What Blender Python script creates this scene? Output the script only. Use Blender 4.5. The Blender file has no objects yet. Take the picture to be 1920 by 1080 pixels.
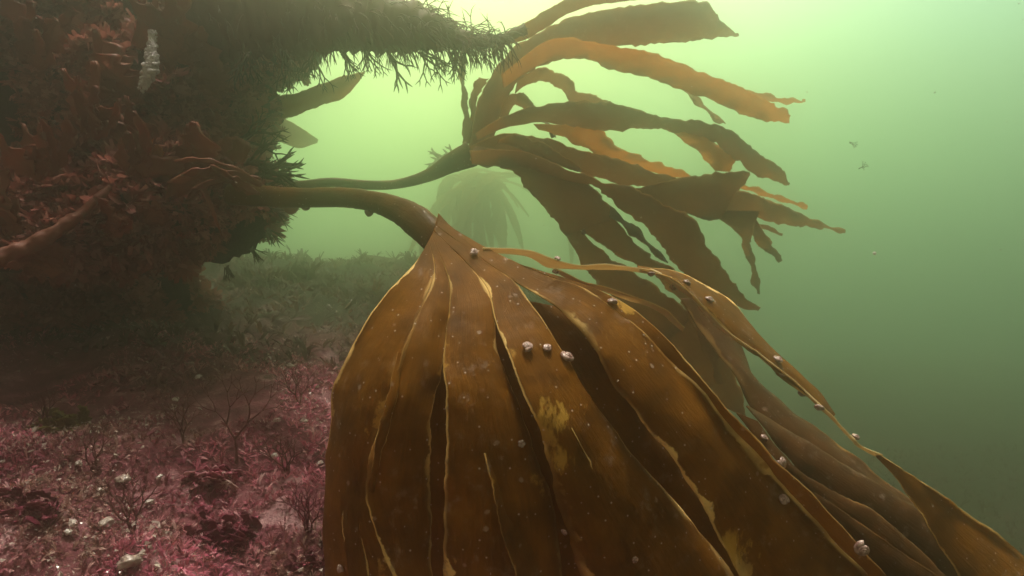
import bpy, bmesh, math, random
from mathutils import Vector, Matrix, noise

scene = bpy.context.scene
COL = scene.collection
R = math.radians

# ------------------------------------------------------------------ camera
W, H, HFOV, PITCH = 1920.0, 1080.0, 75.0, 11.0
F = (W / 2) / math.tan(R(HFOV / 2))
cam_d = bpy.data.cameras.new('camera')
cam_d.sensor_width = 36
cam_d.angle = R(HFOV)
cam_d.clip_start, cam_d.clip_end = 0.01, 200
cam = bpy.data.objects.new('camera', cam_d)
COL.objects.link(cam)
cam.rotation_euler = (R(90 - PITCH), 0, 0)
scene.camera = cam
FWD = Vector((0, math.cos(R(PITCH)), -math.sin(R(PITCH))))
UPV = Vector((0, math.sin(R(PITCH)), math.cos(R(PITCH))))
RGT = Vector((1, 0, 0))


def P(px, py, z):
    """the point at photo position px, py and z metres in front of the camera"""
    return RGT * ((px - W / 2) / F * z) - UPV * ((py - H / 2) / F * z) + FWD * z


# ------------------------------------------------------------------ world, sun, exposure
SUN_EL, SUN_AZ = 72.0, -4.0            # high, a little beyond the scene
sun_dir = Vector((math.sin(R(SUN_AZ)) * math.cos(R(SUN_EL)), math.cos(R(SUN_AZ)) * math.cos(R(SUN_EL)), math.sin(R(SUN_EL))))
world = bpy.data.worlds.new('World')
scene.world = world
world.use_nodes = True
wt = world.node_tree
wt.nodes.clear()


def N(t, kind, **kw):
    n = t.nodes.new(kind)
    for k, v in kw.items():
        setattr(n, k, v)
    return n


def ramp(t, stops, interp='LINEAR'):
    n = t.nodes.new('ShaderNodeValToRGB')
    n.color_ramp.interpolation = interp
    e = n.color_ramp.elements
    while len(e) < len(stops):
        e.new(0.5)
    for i, (p, c) in enumerate(stops):
        e[i].position = p
        e[i].color = (*c, 1) if len(c) == 3 else c
    return n


def math_n(t, op, a, b=None, clamp=False):
    n = t.nodes.new('ShaderNodeMath')
    n.operation = op
    n.use_clamp = clamp
    for i, v in enumerate((a, b)):
        if v is None:
            continue
        if isinstance(v, (int, float)):
            n.inputs[i].default_value = v
        else:
            t.links.new(v, n.inputs[i])
    return n.outputs[0]


sky = N(wt, 'ShaderNodeTexSky', sky_type='NISHITA', sun_disc=False, sun_elevation=R(SUN_EL), sun_rotation=R(SUN_AZ))
tc = N(wt, 'ShaderNodeTexCoord')
sep = N(wt, 'ShaderNodeSeparateXYZ')
wt.links.new(tc.outputs['Generated'], sep.inputs[0])
# daylight filtered by green coastal water: bright overhead and ahead, dim below; faint warm front fill added behind
el_ramp = ramp(wt, [(0.0, (.006, .008, .003)), (0.30, (.035, .042, .018)), (0.42, (.11, .15, .055)), (0.47, (.22, .34, .11)), (0.51, (.34, .60, .16)),
                    (0.57, (.60, .92, .33)), (0.64, (.92, 1.02, .58)), (0.72, (1.1, 1.05, .66)), (0.82, (.75, .70, .42)), (1.0, (.65, .60, .36))])
el = math_n(wt, 'MULTIPLY_ADD', sep.outputs['Z'], 0.5)
el.node.inputs[2].default_value = 0.5
wt.links.new(el, el_ramp.inputs[0])
az = N(wt, 'ShaderNodeVectorMath', operation='DOT_PRODUCT')
az.inputs[1].default_value = Vector((-0.10, 0.93, 0.35)).normalized()
wt.links.new(tc.outputs['Generated'], az.inputs[0])
az_ramp = ramp(wt, [(0.0, (.22, .17, .16)), (0.55, (.17, .15, .15)), (0.78, (.23, .30, .43)), (0.89, (.43, .55, .78)), (0.96, (.82, .90, 1.0)), (1.0, (1.35, 1.22, 1.1))])
azv = math_n(wt, 'MULTIPLY_ADD', az.outputs['Value'], 0.5)
azv.node.inputs[2].default_value = 0.5
wt.links.new(azv, az_ramp.inputs[0])
mul = N(wt, 'ShaderNodeMixRGB', blend_type='MULTIPLY')
mul.inputs[0].default_value = 1
wt.links.new(el_ramp.outputs[0], mul.inputs[1])
wt.links.new(az_ramp.outputs[0], mul.inputs[2])
WORLD_GAIN = 16.0
gain = N(wt, 'ShaderNodeMixRGB', blend_type='MULTIPLY')
gain.inputs[0].default_value = 1
gain.inputs[2].default_value = (WORLD_GAIN, WORLD_GAIN, WORLD_GAIN, 1)
wt.links.new(mul.outputs[0], gain.inputs[1])
skym = N(wt, 'ShaderNodeMixRGB', blend_type='MIX')
skym.inputs[0].default_value = 0.95
wt.links.new(sky.outputs[0], skym.inputs[1])
wt.links.new(gain.outputs[0], skym.inputs[2])
bg = N(wt, 'ShaderNodeBackground')
bg.inputs['Strength'].default_value = 0.1
wt.links.new(skym.outputs[0], bg.inputs['Color'])
wo = N(wt, 'ShaderNodeOutputWorld')
wt.links.new(bg.outputs[0], wo.inputs['Surface'])

sun_d = bpy.data.lights.new('sun', 'SUN')
sun_d.energy = 5.0
sun_d.angle = R(14)          # three metres of murky water soften it
sun_d.color = (1.0, 0.93, 0.78)
sun = bpy.data.objects.new('sun', sun_d)
COL.objects.link(sun)
sun.rotation_euler = sun_dir.to_track_quat('Z', 'Y').to_euler()

scene.view_settings.view_transform = 'Standard'
scene.view_settings.look = 'None'
scene.view_settings.gamma = 1
scene.view_settings.use_curve_mapping = False
scene.view_settings.exposure = 0.28
scene.cycles.use_denoising = True
scene.cycles.volume_bounces = 4
scene.cycles.max_bounces = 10
scene.cycles.transparent_max_bounces = 8
scene.cycles.sample_clamp_indirect = 6

HAZE = dict(density=0.335, color=(.91, .96, .86), g=0.95)


# ------------------------------------------------------------------ tags
def tag(o, label=None, cat=None, group=None, kind=None):
    if label:
        o['label'] = label
    if cat:
        o['category'] = cat
    if group:
        o['group'] = group
    if kind:
        o['kind'] = kind
    return o


def empty(name, loc, label, cat, group=None):
    o = bpy.data.objects.new(name, None)
    o.empty_display_size = 0.03
    o.location = loc
    COL.objects.link(o)
    bpy.context.view_layer.update()
    return tag(o, label, cat, group)


def link(name, me, mat, parent=None, smooth=True):
    if isinstance(mat, (list, tuple)):
        for m in mat:
            me.materials.append(m)
    else:
        me.materials.append(mat)
    if smooth:
        me.polygons.foreach_set('use_smooth', [True] * len(me.polygons))
    o = bpy.data.objects.new(name, me)
    COL.objects.link(o)
    if parent is not None:
        o.parent = parent
        o.matrix_parent_inverse = Matrix.Translation(parent.location).inverted()
    return o


def recenter(o, c):
    """move a one-mesh thing's origin to c"""
    o.data.transform(Matrix.Translation(-c))
    o.location = c
    return o


# ------------------------------------------------------------------ materials
def new_mat(name):
    m = bpy.data.materials.new(name)
    m.use_nodes = True
    t = m.node_tree
    t.nodes.clear()
    out = t.nodes.new('ShaderNodeOutputMaterial')
    return m, t, out


def tex_noise(t, vec, scale, detail=4, rough=.55):
    n = t.nodes.new('ShaderNodeTexNoise')
    n.inputs['Scale'].default_value = scale
    n.inputs['Detail'].default_value = detail
    n.inputs['Roughness'].default_value = rough
    if vec is not None:
        t.links.new(vec, n.inputs['Vector'])
    return n


def mixc(t, fac, a, b, blend='MIX'):
    n = t.nodes.new('ShaderNodeMixRGB')
    n.blend_type = blend
    for i, v in enumerate((fac, a, b)):
        if isinstance(v, (int, float)):
            n.inputs[i].default_value = v
        elif isinstance(v, tuple):
            n.inputs[i].default_value = (*v, 1)
        else:
            t.links.new(v, n.inputs[i])
    return n.outputs[0]


def bl2(t, obj):
    return tex_noise(t, obj, 170, 4, .7).outputs[0]


def kelp_mat(name, dark, light, trans, tfac=.35, wear=.0, specks=.0, edge=(.5, .28, .08), rough=.38):
    m, t, out = new_mat(name)
    tco = N(t, 'ShaderNodeTexCoord')
    obj = tco.outputs['Object']
    uvs = N(t, 'ShaderNodeSeparateXYZ')
    t.links.new(tco.outputs['UV'], uvs.inputs[0])
    u = uvs.outputs['X']
    # streaks along the strap
    mp = N(t, 'ShaderNodeMapping')
    mp.inputs['Scale'].default_value = (34, 3.2, 1)
    t.links.new(tco.outputs['UV'], mp.inputs[0])
    streak = tex_noise(t, mp.outputs[0], 1.0, 5, .6)
    blot = tex_noise(t, obj, 28, 5, .6)
    f = math_n(t, 'ADD', math_n(t, 'MULTIPLY', streak.outputs[0], .35), math_n(t, 'MULTIPLY', blot.outputs[0], .65))
    fr = ramp(t, [(.34, (0, 0, 0)), (.66, (1, 1, 1))])
    t.links.new(f, fr.inputs[0])
    col = mixc(t, fr.outputs[0], dark, light)
    # thin margins paler, worn back in places; sunlit rim highlights painted in too
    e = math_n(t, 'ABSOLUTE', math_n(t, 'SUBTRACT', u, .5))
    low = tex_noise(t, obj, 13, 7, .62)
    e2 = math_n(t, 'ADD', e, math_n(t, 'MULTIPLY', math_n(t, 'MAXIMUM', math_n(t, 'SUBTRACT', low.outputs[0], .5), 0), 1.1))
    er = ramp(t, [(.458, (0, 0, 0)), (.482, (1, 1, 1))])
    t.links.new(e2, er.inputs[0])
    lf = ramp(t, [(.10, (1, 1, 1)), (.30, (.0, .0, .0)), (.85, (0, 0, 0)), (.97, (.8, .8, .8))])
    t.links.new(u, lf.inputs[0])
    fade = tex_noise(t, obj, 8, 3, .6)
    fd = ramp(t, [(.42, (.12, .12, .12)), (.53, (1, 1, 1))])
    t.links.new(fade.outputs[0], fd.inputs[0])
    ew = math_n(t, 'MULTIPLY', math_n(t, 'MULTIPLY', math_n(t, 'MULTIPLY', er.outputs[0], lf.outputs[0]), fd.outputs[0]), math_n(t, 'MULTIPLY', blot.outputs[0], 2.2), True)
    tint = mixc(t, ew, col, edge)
    if wear:
        # worn, bleached patches growing in from the margins
        wn = tex_noise(t, obj, 22, 6, .65)
        wm = math_n(t, 'ADD', wn.outputs[0], math_n(t, 'MULTIPLY', e, .42))
        wr = ramp(t, [(.80, (0, 0, 0)), (.84, (1, 1, 1))])
        t.links.new(wm, wr.inputs[0])
        tint = mixc(t, math_n(t, 'MULTIPLY', wr.outputs[0], wear), tint, (.50, .27, .06))
        # greyish crusts
        cn = tex_noise(t, obj, 75, 5, .7)
        cr = ramp(t, [(.56, (0, 0, 0)), (.66, (1, 1, 1))])
        t.links.new(cn.outputs[0], cr.inputs[0])
        pn = tex_noise(t, obj, 9, 2, .5)
        pr = ramp(t, [(.42, (0, 0, 0)), (.56, (1, 1, 1))])
        t.links.new(pn.outputs[0], pr.inputs[0])
        tint = mixc(t, math_n(t, 'MULTIPLY', math_n(t, 'MULTIPLY', cr.outputs[0], pr.outputs[0]), .6), tint, (.33, .23, .17))
        # bleached yellow scars on the middle straps
        mps = N(t, 'ShaderNodeMapping')
        mps.inputs['Scale'].default_value = (1.7, 1, .55)
        t.links.new(obj, mps.inputs[0])
        sn = tex_noise(t, mps.outputs[0], 60, 8, .7)
        for (qx, qy, qz), rad in SCARS:
            vm = N(t, 'ShaderNodeVectorMath', operation='DISTANCE')
            t.links.new(obj, vm.inputs[0])
            vm.inputs[1].default_value = (qx, qy, qz)
            dd = math_n(t, 'ADD', vm.outputs['Value'], math_n(t, 'MULTIPLY', math_n(t, 'SUBTRACT', sn.outputs[0], .5), rad * 5.5))
            sr2 = ramp(t, [(rad * .72, (1, 1, 1)), (rad * .95, (0, 0, 0))])
            t.links.new(dd, sr2.inputs[0])
            pm = math_n(t, 'MULTIPLY', sr2.outputs[0], math_n(t, 'MULTIPLY', blot.outputs[0], 1.9), True)
            tint = mixc(t, math_n(t, 'MULTIPLY', pm, wear * .9), tint, (.62, .36, .07))
    if specks:
        v = N(t, 'ShaderNodeTexVoronoi')
        v.inputs['Scale'].default_value = 150
        t.links.new(obj, v.inputs['Vector'])
        sr = ramp(t, [(.07, (1, 1, 1)), (.17, (0, 0, 0))])
        t.links.new(v.outputs['Distance'], sr.inputs[0])
        sx = N(t, 'ShaderNodeSeparateXYZ')
        t.links.new(v.outputs['Color'], sx.inputs[0])
        pick = math_n(t, 'GREATER_THAN', sx.outputs['X'], .70)
        tint = mixc(t, math_n(t, 'MULTIPLY', math_n(t, 'MULTIPLY', sr.outputs[0], pick), specks), tint, (.75, .66, .62))
        v2 = N(t, 'ShaderNodeTexVoronoi')
        v2.inputs['Scale'].default_value = 62
        t.links.new(obj, v2.inputs['Vector'])
        d2 = math_n(t, 'ADD', v2.outputs['Distance'], math_n(t, 'MULTIPLY', math_n(t, 'SUBTRACT', bl2(t, obj), .5), .5))
        s2 = ramp(t, [(.08, (1, 1, 1)), (.16, (0, 0, 0))])
        t.links.new(d2, s2.inputs[0])
        sx2 = N(t, 'ShaderNodeSeparateXYZ')
        t.links.new(v2.outputs['Color'], sx2.inputs[0])
        tint = mixc(t, math_n(t, 'MULTIPLY', math_n(t, 'MULTIPLY', s2.outputs[0], math_n(t, 'GREATER_THAN', sx2.outputs['Y'], .72)), specks * .7), tint, (.46, .33, .26))
    bp = N(t, 'ShaderNodeBump')
    bp.inputs['Strength'].default_value = .25
    bp.inputs['Distance'].default_value = .004
    bn = tex_noise(t, obj, 60, 4, .6)
    t.links.new(math_n(t, 'ADD', bn.outputs[0], math_n(t, 'MULTIPLY', streak.outputs[0], .6)), bp.inputs['Height'])
    b = N(t, 'ShaderNodeBsdfPrincipled')
    t.links.new(tint, b.inputs['Base Color'])
    b.inputs['Roughness'].default_value = rough
    b.inputs['Specular IOR Level'].default_value = .05
    t.links.new(bp.outputs[0], b.inputs['Normal'])
    tr = N(t, 'ShaderNodeBsdfTranslucent')
    t.links.new(mixc(t, .75, tint, trans), tr.inputs['Color'])
    t.links.new(bp.outputs[0], tr.inputs['Normal'])
    mx = N(t, 'ShaderNodeMixShader')
    mx.inputs[0].default_value = tfac
    t.links.new(b.outputs[0], mx.inputs[1])
    t.links.new(tr.outputs[0], mx.inputs[2])
    t.links.new(mx.outputs[0], out.inputs['Surface'])
    return m


def weed_mat(name, cols, tfac=.3, rough=.6, scale=30, spec=.2, patches=False):
    """seaweed and turf: a few hues, each frond its own"""
    m, t, out = new_mat(name)
    g = N(t, 'ShaderNodeNewGeometry')
    tco = N(t, 'ShaderNodeTexCoord')
    nz = tex_noise(t, tco.outputs['Object'], scale, 3, .6)
    f = math_n(t, 'ADD', math_n(t, 'MULTIPLY', g.outputs['Random Per Island'], .6), math_n(t, 'MULTIPLY', nz.outputs[0], .55), True)
    k = len(cols)
    rp = ramp(t, [(.08 + .84 * i / max(1, k - 1), c) for i, c in enumerate(cols)])
    t.links.new(f, rp.inputs[0])
    cout = rp.outputs[0]
    if patches:
        # other species in patches: brown, olive and grey-pink among the pink
        p1 = tex_noise(t, tco.outputs['Object'], 4.5, 3, .6)
        r1 = ramp(t, [(.48, (0, 0, 0)), (.62, (.85, .85, .85))])
        t.links.new(p1.outputs[0], r1.inputs[0])
        br = ramp(t, [(.1, (.03, .016, .010)), (.5, (.10, .05, .03)), (.9, (.32, .22, .16))])
        t.links.new(f, br.inputs[0])
        cout = mixc(t, r1.outputs[0], cout, br.outputs[0])
        p2 = tex_noise(t, tco.outputs['Object'], 9, 3, .6)
        r2 = ramp(t, [(.38, (.20, .14, .16)), (.54, (1, 1, 1))])
        t.links.new(p2.outputs[0], r2.inputs[0])
        cout = mixc(t, .7, cout, r2.outputs[0], 'MULTIPLY')
    b = N(t, 'ShaderNodeBsdfPrincipled')
    t.links.new(cout, b.inputs['Base Color'])
    b.inputs['Roughness'].default_value = rough
    b.inputs['Specular IOR Level'].default_value = spec
    tr = N(t, 'ShaderNodeBsdfTranslucent')
    t.links.new(mixc(t, .3, cout, (.5, .2, .12)), tr.inputs['Color'])
    mx = N(t, 'ShaderNodeMixShader')
    mx.inputs[0].default_value = tfac
    t.links.new(b.outputs[0], mx.inputs[1])
    t.links.new(tr.outputs[0], mx.inputs[2])
    t.links.new(mx.outputs[0], out.inputs['Surface'])
    return m


def rock_mat(name, stops, scale=9, bump=.02, deep=False):
    m, t, out = new_mat(name)
    tco = N(t, 'ShaderNodeTexCoord')
    n1 = tex_noise(t, tco.outputs['Object'], scale, 8, .65)
    rp = ramp(t, stops)
    t.links.new(n1.outputs[0], rp.inputs[0])
    n2 = tex_noise(t, tco.outputs['Object'], scale * 7, 6, .7)
    col = mixc(t, .55, rp.outputs[0], mixc(t, 1, rp.outputs[0], n2.outputs[0], 'MULTIPLY'))
    if deep:
        # the pink crusts end where the floor falls away: dark olive weed beyond
        sx = N(t, 'ShaderNodeSeparateXYZ')
        t.links.new(tco.outputs['Object'], sx.inputs[0])
        k = math_n(t, 'MAXIMUM', math_n(t, 'MULTIPLY', math_n(t, 'SUBTRACT', sx.outputs['X'], .0), 2.5), math_n(t, 'MULTIPLY', math_n(t, 'SUBTRACT', sx.outputs['Y'], 1.35), 2.2))
        k = math_n(t, 'ADD', k, math_n(t, 'SUBTRACT', n1.outputs[0], .5), True)
        col = mixc(t, k, col, (.028, .028, .014))
    b = N(t, 'ShaderNodeBsdfPrincipled')
    t.links.new(col, b.inputs['Base Color'])
    b.inputs['Roughness'].default_value = .9
    b.inputs['Specular IOR Level'].default_value = .1
    bp = N(t, 'ShaderNodeBump')
    bp.inputs['Strength'].default_value = .8
    bp.inputs['Distance'].default_value = bump
    t.links.new(n2.outputs[0], bp.inputs['Height'])
    t.links.new(bp.outputs[0], b.inputs['Normal'])
    t.links.new(b.outputs[0], out.inputs['Surface'])
    return m


def shell_mat(name, pale, dark, k=90, nscale=500):
    m, t, out = new_mat(name)
    tco = N(t, 'ShaderNodeTexCoord')
    n1 = tex_noise(t, tco.outputs['Object'], nscale, 4, .6)
    oi = N(t, 'ShaderNodeObjectInfo')
    uvs = N(t, 'ShaderNodeSeparateXYZ')
    t.links.new(tco.outputs['UV'], uvs.inputs[0])
    # slanting pinkish bars across the whorls
    w = math_n(t, 'SINE', math_n(t, 'ADD', math_n(t, 'MULTIPLY', uvs.outputs['Y'], k), math_n(t, 'MULTIPLY', uvs.outputs['X'], 7)))
    f = math_n(t, 'ADD', math_n(t, 'MULTIPLY', w, .22), n1.outputs[0], True)
    rp = ramp(t, [(.30, dark), (.72, pale)])
    t.links.new(f, rp.inputs[0])
    c = mixc(t, math_n(t, 'MULTIPLY', oi.outputs['Random'], .85), rp.outputs[0], (.20, .11, .08))
    b = N(t, 'ShaderNodeBsdfPrincipled')
    t.links.new(c, b.inputs['Base Color'])
    b.inputs['Roughness'].default_value = .28
    b.inputs['Specular IOR Level'].default_value = .6
    bp = N(t, 'ShaderNodeBump')
    bp.inputs['Strength'].default_value = .1
    bp.inputs['Distance'].default_value = .0003
    t.links.new(f, bp.inputs['Height'])
    t.links.new(bp.outputs[0], b.inputs['Normal'])
    t.links.new(b.outputs[0], out.inputs['Surface'])
    return m


SCARS = [(tuple(P(1030, 795, .563)), .015), (tuple(P(1178, 588, .655)), .012), (tuple(P(1052, 855, .563)), .010), (tuple(P(1385, 1030, .60)), .015)]
M = {}
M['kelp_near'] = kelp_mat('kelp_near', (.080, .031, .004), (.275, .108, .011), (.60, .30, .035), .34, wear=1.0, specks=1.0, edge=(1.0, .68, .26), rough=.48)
M['kelp_mid'] = kelp_mat('kelp_mid', (.15, .052, .014), (.24, .10, .036), (.70, .42, .18), .52, wear=.3, specks=0, edge=(.4, .22, .07))
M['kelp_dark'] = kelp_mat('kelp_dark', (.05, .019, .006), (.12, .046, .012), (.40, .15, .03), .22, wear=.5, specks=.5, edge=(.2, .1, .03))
M['kelp_amber'] = kelp_mat('kelp_amber', (.26, .10, .022), (.46, .20, .05), (.90, .52, .14), .60, wear=.2, edge=(.5, .3, .1))
M['kelp_lit_rim'] = kelp_mat('kelp_lit_rim', (.60, .42, .20), (.85, .68, .40), (.95, .72, .38), .35, edge=(.9, .75, .45), rough=.4)  # pale kelp copy: the sunlit rim of edge-on straps painted into its colour
M['stipe'] = kelp_mat('stipe', (.055, .022, .006), (.11, .046, .011), (.3, .12, .02), .12, specks=.6, edge=(.15, .07, .02))
M['epiphyte'] = weed_mat('epiphyte', [(.035, .016, .013), (.09, .032, .026), (.17, .06, .05)], .25)
M['fringe'] = weed_mat('fringe', [(.028, .024, .012), (.05, .036, .018), (.075, .045, .025)], .15)
M['red_frond'] = weed_mat('red_frond', [(.13, .034, .024), (.23, .06, .038), (.36, .13, .08)], .4, .45, 18)
M['stalk'] = weed_mat('stalk', [(.08, .026, .018), (.14, .04, .026), (.21, .075, .05)], .1, .6, 40)
M['rust_frond'] = weed_mat('rust_frond', [(.34, .08, .022), (.5, .14, .03), (.6, .22, .06)], .45, .45, 18)
M['rock_turf'] = weed_mat('rock_turf', [(.06, .022, .018), (.20, .045, .038), (.33, .085, .075), (.46, .25, .22)], .35)
M['deep_turf'] = weed_mat('deep_turf', [(.018, .020, .010), (.045, .034, .018), (.11, .045, .04)], .2)
M['pink_turf'] = weed_mat('pink_turf', patches=True, cols= [(.06, .013, .018), (.16, .026, .048), (.48, .085, .16), (.68, .20, .30), (.90, .64, .64)], tfac=.25, rough=.55, scale=40)
M['bush'] = weed_mat('bush', [(.06, .03, .02), (.12, .045, .04), (.17, .07, .055)], .2)
M['magenta'] = weed_mat('magenta', [(.06, .010, .018), (.12, .018, .035), (.2, .035, .06)], .3, .5, 14)
M['snow'] = weed_mat('snow', [(.75, .72, .66), (.9, .88, .84)], .5)
M['green_weed'] = weed_mat('green_weed', [(.07, .08, .012), (.16, .16, .03), (.26, .24, .05)], .35)
M['rock'] = rock_mat('rock', [(.30, (.018, .012, .010)), (.48, (.06, .026, .018)), (.60, (.10, .05, .035)), (.72, (.05, .045, .022))])
M['seabed'] = rock_mat('seabed', [(.30, (.05, .022, .022)), (.42, (.16, .045, .055)), (.55, (.32, .11, .13)), (.63, (.60, .34, .36)), (.72, (.14, .10, .05))], 11, .02, True)
M['shell'] = shell_mat('shell', (.60, .42, .39), (.24, .12, .11), nscale=2.5)
M['white_shell'] = shell_mat('white_shell', (.80, .76, .72), (.5, .42, .40), 20)
M['limpet'] = shell_mat('limpet', (.16, .10, .05), (.06, .035, .015), 30)
M['white_crust'] = rock_mat('white_crust', [(.30, (.55, .46, .46)), (.5, (.80, .72, .74)), (.7, (.9, .86, .86))], 60, .004)


# ------------------------------------------------------------------ ribbons: kelp straps
def catmull(pts, s):
    n = len(pts) - 1
    x = min(max(s, 0), 1) * n
    i = min(int(x), n - 1)
    f = x - i
    p0, p1, p2, p3 = pts[max(i - 1, 0)], pts[i], pts[i + 1], pts[min(i + 2, n)]
    return tuple(.5 * (2 * b + (c - a) * f + (2 * a - 5 * b + 4 * c - d) * f * f + (3 * b - a - 3 * c + d) * f ** 3)
                 for a, b, c, d in zip(p0, p1, p2, p3))


def interp(table, x):
    if x <= table[0][0]:
        return table[0][1]
    for (a, va), (b, vb) in zip(table, table[1:]):
        if x <= b:
            i = [q[0] for q in table].index(a)
            t0, t3 = table[max(i - 1, 0)], table[min(i + 2, len(table) - 1)]
            k = (x - a) / (b - a)
            m0 = (vb - t0[1]) / (b - t0[0]) * (b - a)
            m1 = (t3[1] - va) / (t3[0] - a) * (b - a)
            return (2 * k ** 3 - 3 * k * k + 1) * va + (k ** 3 - 2 * k * k + k) * m0 + (3 * k * k - 2 * k ** 3) * vb + (k ** 3 - k * k) * m1
    return table[-1][1]


class Ribbon:
    """a strap of lamina between two edges, with camber, rolled and ruffled margins and a real thickness"""

    def __init__(self, L, Rr, zl, zr, nu=12, nv=90, thick=.0016, camber=.10, roll=.10, ruffle=.0018, rfreq=9,
                 jitter=.0009, seed=0, free=0.0, bump=.0015, tip=True):
        rng = random.Random(seed)
        ph = [rng.uniform(0, 6.28) for _ in range(6)]
        off = Vector((rng.uniform(-50, 50), rng.uniform(-50, 50), rng.uniform(-50, 50)))

        def zz(z, s, x, y):
            if callable(z):
                return z(x, y, s)
            if isinstance(z, (int, float)):
                return z
            return catmull([(q,) for q in z], s)[0]

        pl, pr = [], []
        for j in range(nv + 1):
            s = j / nv
            x, y = catmull(L, s)
            pl.append(P(x, y, zz(zl, s, x, y)))
            x, y = catmull(Rr, s)
            pr.append(P(x, y, zz(zr, s, x, y)))
        grid, nrm = [], []
        length = [0]
        for j in range(1, nv + 1):
            length.append(length[-1] + ((pl[j] + pr[j]) / 2 - (pl[j - 1] + pr[j - 1]) / 2).length)
        for j in range(nv + 1):
            a, b = pl[j], pr[j]
            j0, j1 = max(j - 1, 0), min(j + 1, nv)
            T = ((pl[j1] + pr[j1]) - (pl[j0] + pr[j0]))
            wv = b - a
            n = T.cross(wv)
            if n.length < 1e-9:
                n = -FWD.copy()
            n.normalize()
            if n.dot(FWD) > 0:
                n = -n
            w = wv.length
            s = j / nv
            on = min(max((s - free) / .35, 0), 1)
            on = on * on * (3 - 2 * on)
            lv = length[j]
            row = []
            ja = noise.noise(off + Vector((lv * 60, 0, 0))) * jitter * 2 * on + noise.noise(off + Vector((lv * 260, 5, 0))) * jitter * on
            jb = noise.noise(off + Vector((lv * 60, 9, 0))) * jitter * 2 * on + noise.noise(off + Vector((lv * 260, 15, 0))) * jitter * on
            wd = wv.normalized() if w > 1e-9 else RGT
            a2, b2 = a + wd * ja, b + wd * jb
            for i in range(nu + 1):
                u = i / nu
                # denser rows at the margins
                u = .5 - .5 * math.cos(math.pi * u) * (0.35) - .65 * (.5 - u)
                c = 2 * u - 1
                p = a2.lerp(b2, u)
                h = camber * w * (1 - c * c) * on
                h += roll * w * .5 * (c ** 8) * on * math.sin(3.1 * s + ph[0] + (1.3 if c > 0 else 0))
                h += ruffle * on * (abs(c) ** 2.2) * math.sin(rfreq * lv * 10 + ph[1 if c > 0 else 2]) * min(1, w / .03)
                h += bump * noise.noise(off + p * 22) + bump * .5 * noise.noise(off + p * 55)
                row.append(p + n * h)
            grid.append(row)
        self.nu, self.nv, self.grid, self.len = nu, nv, grid, length
        self.thick = thick
        nr = []
        for j in range(nv + 1):
            row = []
            for i in range(nu + 1):
                tu = grid[j][min(i + 1, nu)] - grid[j][max(i - 1, 0)]
                tv = grid[min(j + 1, nv)][i] - grid[max(j - 1, 0)][i]
                n = tv.cross(tu)
                if n.length < 1e-12:
                    n = -FWD.copy()
                n.normalize()
                if j and n.dot(nr[-1][i]) < 0:
                    n = -n
                elif not j and n.dot(FWD) > 0:
                    n = -n
                row.append(n)
            nr.append(row)
        self.nr = nr

    def emit(self, bm, r0=0, r1=None, cap0=True, cap1=True):
        uvl = bm.loops.layers.uv.verify()
        r1 = self.nv if r1 is None else r1
        fr, bk = [], []
        for j in range(r0, r1 + 1):
            a, b = [], []
            for i in range(self.nu + 1):
                p, n = self.grid[j][i], self.nr[j][i]
                k = .25 if i in (0, self.nu) else .5
                a.append(bm.verts.new(p + n * self.thick * k))
                b.append(bm.verts.new(p - n * self.thick * k))
            fr.append(a)
            bk.append(b)

        def face(vs, uv):
            f = bm.faces.new(vs)
            f.smooth = True
            for l, q in zip(f.loops, uv):
                l[uvl].uv = q
        nu = self.nu
        for j in range(r1 - r0):
            v0, v1 = self.len[r0 + j] * 10, self.len[r0 + j + 1] * 10
            for i in range(nu):
                u0, u1 = i / nu, (i + 1) / nu
                face((fr[j][i], fr[j + 1][i], fr[j + 1][i + 1], fr[j][i + 1]), ((u0, v0), (u0, v1), (u1, v1), (u1, v0)))
                face((bk[j][i + 1], bk[j + 1][i + 1], bk[j + 1][i], bk[j][i]), ((u1, v0), (u1, v1), (u0, v1), (u0, v0)))
            for i, u in ((0, 0), (nu, 1)):
                q = (bk[j][i], bk[j + 1][i], fr[j + 1][i], fr[j][i])
                face(q if i == 0 else q[::-1], ((u, v0), (u, v1), (u, v1), (u, v0)))
        for j, on in ((0, cap0), (r1 - r0, cap1)):
            if not on:
                continue
            v = self.len[r0 + j] * 10
            for i in range(nu):
                q = (fr[j][i], fr[j][i + 1], bk[j][i + 1], bk[j][i])
                face(q if j == 0 else q[::-1], ((.5, v),) * 4)

    def surf(self, u, s):
        i = min(max(int(round(u * self.nu)), 0), self.nu)
        j = min(max(int(round(s * self.nv)), 0), self.nv)
        return self.grid[j][i], self.nr[j][i]


def to_mesh(bm, name):
    me = bpy.data.meshes.new(name)
    bm.to_mesh(me)
    bm.free()
    return me


SURF = []           # every strap, so that snails can sit on it


def strap(parent, mat, L, Rr, zl, zr, name='strap', label=None, **kw):
    rb = Ribbon(L, Rr, zl, zr, **kw)
    bm = bmesh.new()
    rb.emit(bm)
    o = link(name, to_mesh(bm, name), M[mat], parent)
    if label:
        o['label'] = label
    SURF.append(rb)
    return o


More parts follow.
